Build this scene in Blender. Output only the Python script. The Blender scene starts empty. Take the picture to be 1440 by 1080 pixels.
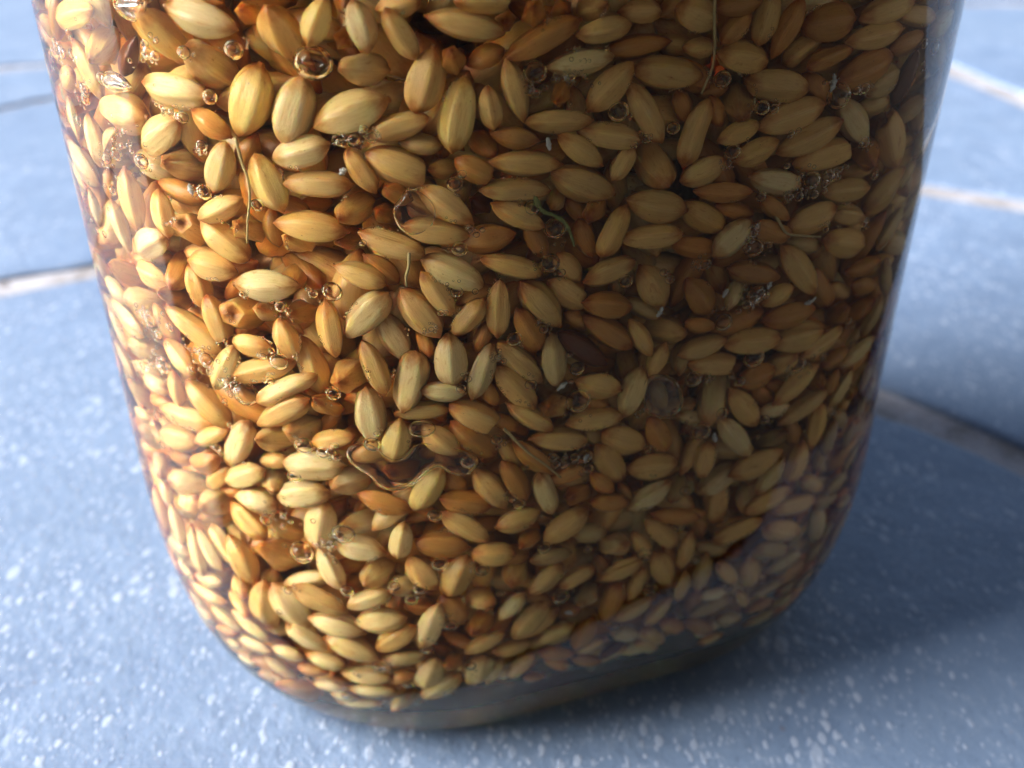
import bpy, bmesh, math, random
import numpy as np
from mathutils import Vector, Matrix
# A square preserving jar of soaked grain on blue slate paving. All drawing dimensions below are in "u"; K turns u into metres.
K = 0.00135
S = bpy.context.scene
C = S.collection
rng = random.Random(7)
nrng = np.random.default_rng(7)

# ---------------------------------------------------------------- camera
PITCH = 0.54216
CAMP = np.array([3.25, -94.52, 96.94])
F_PX = 1400.0                                    # focal length in pixels of the 1440 wide photograph
cam_d = bpy.data.cameras.new('camera')
cam_d.sensor_width = 36.0
cam_d.lens = 36.0 * F_PX / 1440.0
cam_d.clip_start = 0.005
cam_d.clip_end = 200.0
cam_d.dof.use_dof = True
cam_d.dof.focus_distance = 84 * K
cam_d.dof.aperture_fstop = 20.0
cam = bpy.data.objects.new('camera', cam_d)
cam.location = Vector(CAMP) * K
cam.rotation_euler = (math.pi / 2 - PITCH, 0, 0)
C.objects.link(cam)
S.camera = cam

# ---------------------------------------------------------------- daylight
SUN_EL, SUN_AZ = math.radians(32), math.radians(-90 - 5)       # azimuth clockwise from +Y
sd = Vector((math.cos(SUN_EL) * math.sin(SUN_AZ), math.cos(SUN_EL) * math.cos(SUN_AZ), math.sin(SUN_EL)))
W = bpy.data.worlds.new('World')
S.world = W
W.use_nodes = True
wn = W.node_tree.nodes
sky = wn.new('ShaderNodeTexSky')
sky.sky_type = 'NISHITA'
sky.sun_disc = False
sky.sun_elevation = SUN_EL
sky.sun_rotation = SUN_AZ
W.node_tree.links.new(sky.outputs[0], wn['Background'].inputs[0])
wn['Background'].inputs[1].default_value = 0.055
sun_d = bpy.data.lights.new('sun', 'SUN')
sun_d.energy = 4.4
sun_d.angle = math.radians(44)
sun_d.color = (1.0, 0.95, 0.88)
sun = bpy.data.objects.new('sun', sun_d)
sun.rotation_euler = sd.to_track_quat('Z', 'Y').to_euler()
sun.location = sd * 3
C.objects.link(sun)

S.view_settings.view_transform = 'Standard'
S.view_settings.look = 'None'
S.view_settings.exposure = 2.2
S.view_settings.gamma = 1.0
cy = S.cycles
cy.max_bounces = 20
cy.diffuse_bounces = 4
cy.glossy_bounces = 8
cy.transmission_bounces = 16
cy.transparent_max_bounces = 24
cy.caustics_reflective = True
cy.caustics_refractive = True
cy.blur_glossy = 0.3
cy.sample_clamp_indirect = 6.0
cy.use_denoising = True

# ---------------------------------------------------------------- what the photograph shows, read off in nine views
# (view origin x, y, scale) then "cx cy length width angle colour" ; a trailing '-' = lies behind its neighbours
VIEWS = {1: (0, 0, 1/3), 2: (480, 0, 1/3), 3: (960, 0, 1/3), 4: (0, 360, 1/3), 5: (480, 360, 1/3), 6: (960, 360, 1/3),
         7: (200, 720, 0.3472), 8: (700, 720, 0.3472)}
GRAINS = {
1: """310 60 220 150 -15 y;430 190 200 110 75 y;690 160 290 130 70 y;850 75 320 150 18 p;1050 60 130 90 90 o-;1190 140 310 185 80 g;1340 90 220 130 -70 y
370 295 290 95 66 y;285 330 110 80 -60 g-;520 475 215 150 10 g;890 280 280 150 65 p;740 380 290 145 12 p;1050 425 310 200 -75 y;1235 465 290 185 -75 p
1480 480 330 185 -20 p;680 570 190 160 -40 p;890 520 200 95 35 o;395 590 230 90 75 p;490 600 160 105 60 p;785 690 200 130 60 p;670 700 210 120 25 p-
925 705 220 125 -75 p;1045 640 170 110 -60 o-;1270 640 240 140 -15 p;1135 770 270 130 65 y;1340 780 285 115 3 g;345 690 220 115 55 p;310 500 200 70 75 p
465 775 150 75 80 o;555 845 280 105 80 g;690 900 210 95 75 g;770 805 220 90 20 o-;930 880 190 110 -25 g;1050 960 150 125 90 g;1310 960 310 135 8 g
1330 855 140 70 10 o-;400 875 170 75 75 p;510 955 240 95 70 p;640 1030 165 150 -30 p;815 970 210 115 70 g;950 1015 260 115 42 g;1160 960 170 100 80 o-
1260 1020 155 105 60 g;545 240 180 70 -70 d-;860 1075 170 80 10 g-;220 120 130 90 60 y-;600 660 150 80 40 o-;1240 880 160 80 20 o-;960 180 150 80 40 o-""",
2: """80 110 230 135 72 p;15 160 90 60 -40 o-;255 145 250 115 58 g;240 20 200 80 -15 g;525 105 335 140 12 g;620 5 290 70 0 g;815 60 150 120 60 o;690 90 110 90 30 o-
855 165 350 125 -28 o;930 50 120 110 90 o-;1060 35 140 110 -40 g;1110 125 245 110 -10 g;1260 50 190 110 0 g-;1255 195 290 100 -8 o-;1420 190 160 80 10 g-
1010 260 290 115 -10 p;350 340 290 170 -75 g;470 260 160 100 75 o;610 240 170 100 -25 o-;95 290 230 150 15 p;495 485 320 165 -80 y;630 455 195 95 80 g
735 385 280 112 75 g;925 395 130 110 -20 o;1135 365 280 130 -48 g;1380 310 290 150 5 g;240 535 270 120 -17 g;335 610 190 90 5 m-;920 510 295 110 0 g
1285 480 280 115 62 g;1130 575 265 118 8 g;1010 635 230 110 35 g;735 580 205 100 8 o;600 610 130 110 40 o-;780 690 320 120 3 g;250 705 320 160 22 g
85 720 220 105 58 g;570 715 195 115 25 o;430 710 150 80 10 g-;1020 775 290 160 20 g;1185 690 170 85 -60 g;1315 690 190 165 70 g;740 805 295 105 0 g
445 865 265 120 35 g;60 880 160 130 -10 g;240 820 150 100 40 o;190 905 140 110 60 o-;590 860 140 80 40 d-;1330 865 255 145 10 g;1070 880 150 105 -20 o
910 840 130 80 -30 g-;750 910 245 95 25 g;400 978 285 120 8 g;620 1005 240 130 -10 o;1145 975 240 110 -62 g;1310 1000 265 100 -5 g;215 1030 290 112 18 g
1030 1005 170 100 70 o-;820 1010 180 100 60 o-;30 1000 130 110 30 o-;400 1080 140 80 0 g-;1440 450 150 80 70 o-;660 600 160 80 70 o-;1000 880 140 80 50 o-""",
3: """60 65 195 160 20 g;70 200 150 90 0 g-;30 315 195 140 35 o;225 120 185 100 -45 o;235 20 200 65 -10 o;350 80 240 105 -72 g;440 120 290 90 -62 o
615 97 220 160 -10 o;865 45 230 110 -20 g;810 150 245 100 -14 g;985 65 190 90 8 g;1095 95 150 90 -40 p;500 212 200 105 -35 g;620 247 205 90 -22 o
255 245 215 150 10 g;945 180 155 75 -25 o;770 290 255 130 -25 o;840 345 180 105 -30 m;400 357 260 150 8 g;560 370 160 125 50 o-;235 430 205 140 -55 g
455 490 315 125 -18 g;535 580 300 108 -28 g;720 512 200 115 60 p;800 440 140 80 -15 m;940 330 265 82 -68 d;1070 220 160 100 80 m-;1050 370 140 110 70 m
970 460 140 75 -60 p;880 580 255 125 82 g;55 560 300 125 -68 g;235 560 195 88 -22 g;310 635 215 105 -22 g;605 655 280 125 -14 g;770 640 165 95 -70 o
735 710 170 80 -20 g;85 720 215 110 -25 g;170 808 245 95 0 o;390 765 235 118 10 p;690 802 205 90 -5 g;850 805 260 125 -50 g;85 915 230 130 30 g
220 885 180 90 15 o-;390 880 150 80 40 o;545 918 220 110 -20 g;695 910 155 100 10 g;850 930 160 80 -55 m-;680 1022 185 130 10 g;210 1005 225 110 -45 p
375 975 170 105 20 o;50 1040 200 100 10 o;1010 600 140 80 -60 m;990 500 150 80 -60 m-;880 960 230 90 -55 m;500 1030 170 95 10 m-;140 470 140 80 70 o-
640 440 130 80 -60 m-;940 740 150 70 -55 m;970 860 150 70 -60 m;1040 470 130 70 80 m-;1110 200 120 60 -70 m-;120 380 150 80 -10 o-;830 250 140 70 30 o-""",
4: """430 50 160 80 75 p;530 70 150 95 55 g;645 82 160 92 25 g;640 5 165 65 0 p;755 60 160 95 80 o;735 170 140 92 65 o;835 130 210 100 72 g;900 45 210 115 15 g
1125 122 265 132 3 p;1000 130 140 90 -60 o-;490 145 140 90 45 p;600 190 120 95 20 p;535 265 205 100 45 p;820 315 310 105 42 g;700 290 210 80 62 g-
915 278 245 105 72 g;1030 235 200 140 45 g;1125 235 120 90 80 p-;1270 240 150 115 60 o;1395 310 240 110 78 g;1205 350 185 108 72 g;1062 375 165 90 10 g
610 390 125 105 30 p;525 440 180 85 62 m;757 430 210 95 50 g;950 470 195 95 -65 p;1110 480 265 92 -12 g;1210 560 260 115 -24 p;1318 460 260 112 70 g
1412 480 180 90 55 p;655 540 115 78 30 p;745 560 150 80 80 g;878 625 275 112 48 g;590 580 150 88 60 m;1000 645 195 110 48 g;1192 660 240 112 -28 g
1382 630 160 100 60 o;680 615 120 72 10 o;785 680 230 92 20 g;755 770 190 112 8 g;635 760 130 105 60 p;600 670 120 65 30 p;890 762 160 85 -22 g
1005 790 195 118 -65 p;1165 772 165 98 32 p;1282 722 150 125 50 p;1395 690 130 90 -60 o-;865 870 150 100 -20 o;680 890 135 95 50 p;765 852 120 65 0 o-
1160 865 135 78 -5 g;1320 880 250 122 3 p;1405 775 180 80 -10 g;793 960 130 105 20 p;925 935 150 95 -42 g;1032 930 170 105 -18 p;1160 952 130 95 15 p
1280 1010 215 120 -8 p;705 1000 125 78 80 p;1080 1030 175 100 10 p;912 1050 125 105 30 p;815 1050 110 85 -60 g;1425 965 130 105 60 p;470 210 130 70 55 m-
560 330 120 70 40 m-;620 480 130 70 30 p-;560 520 140 70 65 m-;830 225 160 80 30 o-;1060 690 150 90 -30 o-;1330 560 130 80 40 o-;1220 960 120 70 30 o-
1250 80 150 110 30 o-;1000 870 130 70 20 o-;980 990 110 60 10 o-""",
5: """80 82 235 102 20 g;170 55 190 100 40 o;470 70 280 130 24 p;405 160 225 100 55 g;108 250 260 148 -48 p;335 242 265 142 52 g;720 45 265 95 14 g
565 165 175 60 -25 o;535 258 195 98 -52 g;225 345 255 122 60 p;665 222 245 108 -88 g;845 205 250 140 48 g;955 160 195 130 35 g;960 45 160 100 50 g-
1135 65 235 108 -22 g;1312 128 200 150 58 g;1125 210 215 122 8 o;1270 220 170 100 30 m-;790 312 205 112 60 o;1125 322 235 120 32 o;1022 395 245 108 35 d
1360 310 170 115 -10 g;1262 345 180 90 58 g;138 472 240 105 66 g;287 530 255 155 -78 p;460 438 220 145 85 p;350 360 120 90 60 o-;40 500 165 140 40 g
592 488 245 100 -72 p;755 450 255 112 42 g;897 440 215 112 85 p;738 558 240 118 48 g;1085 545 195 122 12 g;1205 460 140 100 -60 m;1335 440 165 82 -62 g
1230 575 225 102 -68 p;1340 590 140 110 70 m-;430 572 190 85 4 p;628 580 120 80 60 o;118 670 230 142 82 p;900 635 155 140 30 g;572 682 250 125 26 g
340 655 235 82 -6 g;228 780 190 125 -78 y;420 780 200 110 40 g;560 772 235 112 38 o;800 680 220 92 30 g;1070 690 245 92 -8 g;740 720 120 80 40 o-
920 775 250 102 3 g;1190 775 195 130 20 g;1335 752 170 105 62 o;30 772 130 95 20 o;812 850 220 90 40 o;710 830 140 75 50 g-;1130 872 185 118 55 g
1312 885 215 102 -4 g;960 920 185 80 -18 o;45 945 180 112 8 p;260 905 180 120 30 o-;110 865 140 110 20 o-;362 980 220 118 -58 y;628 980 205 122 52 g
732 950 190 102 58 o;862 1000 185 108 70 p;1100 955 120 90 40 o;1300 1012 220 92 -33 p;185 1040 235 92 18 o;525 1042 215 100 10 o;1000 1000 150 100 10 o
1130 1040 160 80 0 o;1412 980 140 80 -40 m;480 960 140 110 60 o-;620 120 130 70 -60 o-;600 340 150 80 -70 o-;1000 270 140 90 30 o-;400 640 140 80 60 o-
1070 620 140 80 20 o-;690 700 130 80 30 o-;1430 430 140 80 -60 m;1070 760 130 80 40 m-;1200 1010 130 80 60 o-;440 900 150 90 70 o-""",
6: """300 72 220 102 10 o;490 62 240 120 55 g;580 130 175 112 60 o;68 170 190 130 55 o;212 162 140 72 -50 p;400 165 155 80 -30 g;762 45 170 80 -20 o;765 128 150 92 10 o
662 145 110 80 30 g;652 245 110 92 80 o;745 225 155 88 -60 o;450 248 230 100 -12 o;860 90 160 75 85 m;800 255 200 82 -65 m;70 290 130 82 10 o
85 385 215 92 -18 g;290 360 240 100 -8 g;480 345 230 120 -15 g;590 365 210 72 -35 g;640 430 140 80 -30 o;740 405 190 80 -40 p;137 457 240 100 3 g
412 455 165 92 -60 g;312 505 170 92 -20 o;480 538 255 82 -45 g;560 520 115 82 -50 o;628 535 125 62 -70 o;668 560 195 80 -58 p;130 595 220 122 -58 p
255 640 180 112 55 g;340 590 140 92 40 o-;508 640 250 80 -38 g;385 645 140 65 -10 p;562 715 190 80 -82 g;660 690 115 80 45 m;218 765 210 102 50 p
370 770 155 92 -60 m;455 740 120 72 70 o-;620 770 160 72 -80 m;40 680 150 72 10 p;95 860 155 92 -80 g;480 870 190 95 -72 g;310 875 245 108 -28 g
370 930 195 72 -55 p;148 942 215 102 -32 p;545 960 135 92 30 g;650 960 120 80 -35 m;580 845 155 72 -70 m;140 1040 185 110 -80 g;272 1020 140 82 -62 p
358 1030 215 82 -28 g;470 1050 175 82 -15 g;710 850 150 60 -60 m;600 1030 130 72 -20 m;680 1040 110 62 -30 m;755 640 120 60 -65 m;700 760 120 60 -75 m
420 560 140 80 20 o-;200 560 130 80 -30 o-;60 960 140 80 40 o-;540 420 140 80 30 o-;850 200 130 60 -80 m-;770 520 140 60 -70 m;560 300 140 70 40 o-;240 80 130 70 50 m-;830 400 120 55 -75 m-""",
7: """140 50 175 75 75 p;300 15 120 105 30 p;430 40 200 98 45 g;580 60 180 110 62 g;720 50 190 132 -80 p;910 52 245 130 22 p;885 150 205 100 10 p;1050 115 150 98 -80 p
1215 135 215 108 5 o;1310 60 215 100 32 g;1420 170 180 90 0 g;760 225 195 90 60 p;570 155 205 150 65 g;220 160 200 70 75 p;275 165 225 72 66 p;330 130 210 80 62 p
400 190 225 110 66 g;150 140 115 82 40 p;270 272 125 72 15 p;400 300 120 82 25 g;955 245 145 105 -5 p;670 275 200 78 -12 p;850 290 110 90 60 o;1060 292 125 80 5 p
1135 245 165 110 55 g;1275 255 190 120 -65 g;270 335 150 82 30 p;398 368 150 80 36 g;500 372 180 105 85 g;605 380 230 118 52 p;715 355 235 92 28 g;920 357 185 82 -18 p
1260 390 140 105 50 o;1372 352 125 82 -28 g;1370 445 140 92 5 o;968 440 210 100 -8 p;340 432 165 62 42 p;438 460 200 70 40 p;785 460 235 100 16 p;655 500 220 80 34 p
1170 462 185 98 -68 p;1030 512 185 88 -32 g;1290 520 150 80 0 o;1390 530 185 72 -30 g;460 540 150 62 25 p;345 482 120 55 15 o;590 570 140 62 20 p;852 552 235 100 22 p
745 602 170 70 15 p;1065 592 175 70 -8 m;1262 602 95 78 40 o;1165 652 145 90 -65 p;562 632 165 62 38 p;692 640 125 52 10 o;910 665 205 80 3 p;755 702 130 60 5 p
1050 670 130 52 -15 o;935 722 195 62 0 p;1212 705 175 78 -30 p;885 772 190 50 5 p;1060 762 115 62 -3 p;1360 640 135 98 -70 p;1425 640 110 72 -60 p;372 532 70 42 20 p
580 690 140 52 38 p;480 420 130 60 50 o-;700 420 120 60 10 o-;1000 600 120 60 20 o-;180 240 110 60 50 p;250 410 100 45 40 p;1130 380 140 80 30 o-;860 470 140 70 10 o-
560 470 110 60 40 p-;1220 560 110 60 20 o-;640 180 120 90 30 o-;1160 600 110 60 50 o-;430 600 90 36 28 p-;820 745 120 40 8 p""",
8: """85 30 195 92 -18 g;275 55 220 98 -38 g;370 82 140 80 0 m;720 15 195 65 3 o;880 20 140 98 -60 g;660 85 160 90 42 g;970 75 225 82 -22 g;1150 75 155 90 8 g;130 110 125 72 -10 o
50 172 165 82 5 o;215 180 175 72 -10 m;470 132 145 98 -50 p;580 132 125 72 58 g;760 157 160 70 -75 g;860 147 135 72 15 m;665 232 160 102 66 g;500 232 200 80 -28 g
72 235 145 98 -22 g;195 272 180 80 -42 g;320 265 160 82 -30 g;925 245 130 90 48 g;1020 243 145 80 86 g;1100 160 145 90 10 m;1160 200 200 72 -28 m;825 245 165 70 -75 m
560 295 150 60 -65 g;745 300 130 60 -78 g;360 338 120 82 -5 p;460 365 165 90 -66 o;60 382 155 80 -48 p;130 440 205 90 -48 g;545 392 195 80 -28 g;650 402 165 62 -48 g
860 382 190 72 -24 g;870 332 120 52 -10 p;990 352 100 62 60 g;235 490 175 72 -26 p;350 492 150 90 -60 o;1090 310 155 60 -28 m;1060 380 135 52 -18 o;1060 430 145 50 -24 m
1150 360 120 45 -35 m;930 430 110 70 0 m;520 490 130 72 8 p;625 500 135 70 35 g;705 460 115 62 20 o;810 462 140 68 20 o;60 550 160 70 -12 g;240 570 145 62 5 o
375 540 140 62 -28 g;95 622 140 72 -42 g;240 610 115 62 20 o;360 602 125 52 5 o;20 642 90 62 60 p;460 560 120 50 -30 d;600 540 110 52 20 g;860 512 110 42 -22 g
150 668 90 34 0 o;430 230 130 70 60 o-;600 330 130 60 40 o-;700 180 120 60 60 o-;280 400 130 70 -40 o-;160 350 130 70 20 o-;930 160 120 70 30 m-;1210 90 130 60 -50 m
1280 160 120 50 -55 m;1240 270 120 45 -45 m;1330 80 110 45 -60 m-;1180 300 110 45 -35 m-""",
}
BUBBLES = {   # cx cy r
1: "1320 265 75;985 210 40;885 410 32;770 495 28;850 615 25;860 810 35;1085 865 28;475 805 22;450 665 25;490 650 30;595 680 34;745 485 12;700 465 16;680 450 12;660 440 10;722 470 14;230 180 22;215 232 15;260 222 25;300 225 20;775 220 28;610 185 18;620 225 26;655 235 20;330 510 22;355 380 30;360 420 26;355 950 12;365 870 12;410 975 15;385 930 12;440 988 15;1430 600 18;690 935 8;705 945 7;720 935 8;430 330 30",
2: "820 305 52;785 377 20;822 392 20;860 370 14;895 335 14;935 330 14;970 325 18;1170 470 46;1285 585 20;1235 610 18;480 775 36;510 735 20;805 875 36;905 962 50;500 1050 34;55 590 26;95 545 18;10 605 20;125 580 24;90 1025 16;595 970 12;570 990 15;1400 540 28;545 975 10;1260 560 10",
3: "168 335 37;335 455 33;385 460 22;660 405 56;735 382 17;770 372 22;1020 185 22;1065 200 34;1015 265 10;1025 290 10;1010 300 8;460 560 13;490 550 12;210 640 37;190 690 18;545 760 40;555 820 20;615 745 30;600 775 18;600 805 14;640 745 20;665 715 14;690 705 12;500 740 12;330 830 24;455 830 14;490 830 22;770 600 24;750 610 14;440 700 14;605 965 16;765 945 18;770 925 12;300 1045 45;270 1050 16;290 1015 14;300 985 18;365 1035 14;305 950 10;1010 625 14;810 740 20",
4: "630 275 28;665 332 20;600 240 18;625 240 14;580 235 12;715 300 20;772 350 8;685 460 40;815 480 15;870 440 36;850 400 14;880 488 14;830 395 10;1185 215 28;1215 232 14;1175 445 40;1110 425 16;1145 400 14;1245 425 12;1405 580 35;1400 150 45;1320 160 20;1300 140 14;1035 580 58;955 530 20;965 552 14;940 548 12;665 675 25;710 690 10;915 810 22;895 806 14;930 828 12;970 715 14;685 800 20;1280 800 40;1360 830 28;1395 830 22;1415 800 14;1420 850 20;1240 930 30;1020 160 14;600 465 18;600 492 14;1140 525 18",
5: "487 150 28;420 240 16;440 240 14;380 310 12;395 318 9;365 318 8;730 350 35;855 310 20;660 428 16;685 443 14;800 543 26;535 520 16;505 560 20;995 475 34;965 415 14;970 530 12;1000 610 58;880 30 46;930 70 18;1200 105 32;1385 100 22;1360 70 18;130 795 36;150 750 14;655 775 28;890 850 22;905 880 20;940 880 20;1030 845 32;985 850 22;945 850 12;1040 900 26;1250 670 16;1270 652 12;1290 815 20;720 1020 20;750 1045 28;540 870 40;565 150 14",
6: "310 165 42;270 205 22;298 195 16;350 165 20;235 235 14;330 135 12;265 140 10;170 280 42;700 275 20;97 35 25;65 45 14;300 430 46;490 460 36;45 520 38;100 525 14;130 515 10;200 510 10;165 665 28;75 740 46;625 670 18;345 690 22;240 530 25;830 320 14;550 425 12;590 420 14;10 990 25",
7: "645 165 52;815 90 45;830 320 28;1020 300 24;1125 310 28;1090 355 26;1205 210 32;1375 235 32;1185 15 30;590 320 16;570 308 10;710 130 10;740 140 12;770 152 14;775 122 10;555 405 12;1250 460 28;1155 555 26;1080 700 22;955 625 26;985 632 14;665 675 14;825 745 16;865 655 12;500 35 26;200 270 20;1330 625 22;1250 740 14;980 770 10;1130 775 12;570 15 12;1030 270 12",
8: "615 315 34;255 345 38;190 145 28;735 60 24;800 195 20;935 310 18;935 130 14;365 150 18;600 185 18;475 465 22;502 458 12;455 470 12;290 620 8;380 635 10;10 330 14;1080 200 12",
}
POCKETS = [  # flattened pockets of air against the glass: view, outline, colour word for the label
 (5, "10 850;25 815;55 800;100 800;150 822;200 868;255 867;290 825;318 795;400 805;520 830;572 855;578 895;540 930;500 940;455 925;410 895;370 915;330 955;280 990;200 1003;150 980;115 935;55 905", "wide wavy flattened air pocket like a clear ribbon, pressed to the glass at mid height"),
 (2, "212 880;250 840;270 800;310 805;350 825;395 870;402 915;385 965;340 995;280 1000;240 970;220 930", "irregular clear air pocket beside the amber grain with a hollow tip"),
 (1, "455 0;475 50;520 90;565 98;598 70;605 20;590 -20;500 -30", "hooked clear air pocket at the top among the yellow grains"),
 (5, "1288 525;1330 502;1400 512;1440 560;1452 640;1400 695;1330 692;1285 660;1275 590", "dark rounded air pocket over a shaded grain"),
 (5, "280 735;300 705;350 700;395 715;402 745;370 770;320 775;285 762", "small bean shaped air pocket above the large wavy pocket"),
 (1, "412 320;430 296;470 300;520 335;548 380;510 395;460 390;425 365", "almond shaped clear air pocket among the yellow grains"),
]
SPROUTS = [(1, 800, 800, 80, 70), (1, 1445, 735, 60, -40), (2, 885, 612, 90, 80), (5, 940, 560, 90, -40), (5, 1345, 240, 80, -60), (5, 1050, 868, 70, -60),
           (6, 372, 128, 60, -70), (6, 545, 185, 90, -30), (6, 190, 165, 70, -60), (3, 628, 350, 130, -78), (6, 150, 770, 60, 80), (8, 290, 425, 50, 10)]
FIBRES = [(1, "985 585;1010 680;1038 760;1046 850;1038 930;1035 1030", "long pale rootlet hanging below the large yellow grain"),
          (3, "142 -30;140 100;141 200;130 290;105 350;85 400", "thin brown rootlet falling from the rim of the view to a slanting grain"),
          (5, "285 -10;283 50;272 95;275 135", "short pale awn rising from the blunt golden grain"),
          (3, "385 890;420 950;450 990;520 998;590 1002", "curved pale awn running level into a round grain"),
          (5, "690 735;740 785;800 840;870 890;930 940", "fine slanting fibre across the amber grains")]
GREEN = (2, "822 835;838 870;860 898;905 915;945 938;965 970;980 1010;990 1045")


# ---------------------------------------------------------------- node helpers
class NT:
    def __init__(self, name):
        self.m = bpy.data.materials.new(name)
        self.m.use_nodes = True
        self.t = self.m.node_tree
        self.t.nodes.clear()
        self.out = self.n('ShaderNodeOutputMaterial')
    def n(self, kind, **kw):
        o = self.t.nodes.new(kind)
        for k, v in kw.items():
            setattr(o, k, v)
        return o
    def put(self, sock, v):
        if hasattr(v, 'is_output') or isinstance(v, bpy.types.NodeSocket):
            self.t.links.new(v, sock)
        else:
            sock.default_value = v
    def math(self, op, a, b=0.0, c=0.0, clamp=False):
        o = self.n('ShaderNodeMath', operation=op, use_clamp=clamp)
        for i, v in enumerate((a, b, c)):
            self.put(o.inputs[i], v)
        return o.outputs[0]
    def mix(self, f, a, b, mode='MIX'):
        o = self.n('ShaderNodeMix', data_type='RGBA', blend_type=mode)
        self.put(o.inputs[0], f)
        for i, v in ((6, a), (7, b)):
            self.put(o.inputs[i], (*v, 1.0) if isinstance(v, tuple) and len(v) == 3 else v)
        return o.outputs[2]
    def ramp(self, v, lo, hi, a=0.0, b=1.0):
        o = self.n('ShaderNodeMapRange', interpolation_type='SMOOTHSTEP')
        for i, x in enumerate((v, lo, hi, a, b)):
            self.put(o.inputs[i], x)
        return o.outputs[0]
    def noise(self, vec, scale, detail=3.0, rough=0.55, dist=0.0):
        o = self.n('ShaderNodeTexNoise')
        self.put(o.inputs['Vector'], vec)
        self.put(o.inputs['Scale'], scale); self.put(o.inputs['Detail'], detail)
        self.put(o.inputs['Roughness'], rough); self.put(o.inputs['Distortion'], dist)
        return o.outputs[0]
    def voro(self, vec, scale, rnd=1.0):
        o = self.n('ShaderNodeTexVoronoi')
        self.put(o.inputs['Vector'], vec); self.put(o.inputs['Scale'], scale); self.put(o.inputs['Randomness'], rnd)
        return o.outputs['Distance'], o.outputs['Color']
    def surf(self, s):
        self.t.links.new(s, self.out.inputs[0])
    def principled(self, col, rough, spec=0.5, normal=None, **kw):
        p = self.n('ShaderNodeBsdfPrincipled')
        self.put(p.inputs['Base Color'], (*col, 1.0) if isinstance(col, tuple) and len(col) == 3 else col)
        self.put(p.inputs['Roughness'], rough)
        self.put(p.inputs['Specular IOR Level'], spec)
        if normal is not None:
            self.put(p.inputs['Normal'], normal)
        for k, v in kw.items():
            self.put(p.inputs[k.replace('_', ' ')], v)
        self.surf(p.outputs[0])
        return p
    def bump(self, h, strength, dist):
        b = self.n('ShaderNodeBump')
        self.put(b.inputs['Height'], h); b.inputs['Strength'].default_value = strength; b.inputs['Distance'].default_value = dist
        return b.outputs[0]


N_GLASS, N_WATER = 1.38, 1.333


def glass(name, ior, col):
    m = NT(name)
    g = m.n('ShaderNodeBsdfGlass')
    g.inputs['Color'].default_value = (*col, 1)
    g.inputs['Roughness'].default_value = 0.0
    m.put(g.inputs['IOR'], ior)
    m.surf(g.outputs[0])
    return m, g


def absorb(m, col, density):
    v = m.n('ShaderNodeVolumeAbsorption')
    v.inputs['Color'].default_value = (*col, 1)
    v.inputs['Density'].default_value = density / K
    m.t.links.new(v.outputs[0], m.out.inputs[1])


def jar_glass():
    m, g = glass('clear jar glass, faintly bottle green in depth', N_GLASS, (0.99, 0.997, 0.994))
    wet = m.n('ShaderNodeAttribute', attribute_name='wet').outputs['Fac']      # 1 on the faces that touch the liquid
    m.put(g.inputs['IOR'], m.math('ADD', N_GLASS, m.math('MULTIPLY', wet, N_GLASS / N_WATER - N_GLASS)))
    frost = m.n('ShaderNodeAttribute', attribute_name='frost').outputs['Fac']  # the stippled underside
    m.put(g.inputs['Roughness'], m.math('MULTIPLY', frost, 0.45))
    absorb(m, (0.24, 0.62, 0.56), 0.022)
    return m.m


def liquid():
    m, g = glass('amber soaking liquid', N_WATER, (1, 1, 1))
    top = m.n('ShaderNodeAttribute', attribute_name='wet').outputs['Fac']      # 1 on the free surface; the sides meet the wet glass
    t = m.n('ShaderNodeBsdfTransparent')
    mx = m.n('ShaderNodeMixShader')
    m.put(mx.inputs[0], top)
    m.t.links.new(t.outputs[0], mx.inputs[1]); m.t.links.new(g.outputs[0], mx.inputs[2])
    m.surf(mx.outputs[0])
    absorb(m, (1.0, 0.60, 0.24), 0.024)
    return m.m


M_glass = jar_glass()
M_bubble = glass('air bubble', 1.0 / N_WATER, (1, 1, 1))[0].m
M_water = liquid()


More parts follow.
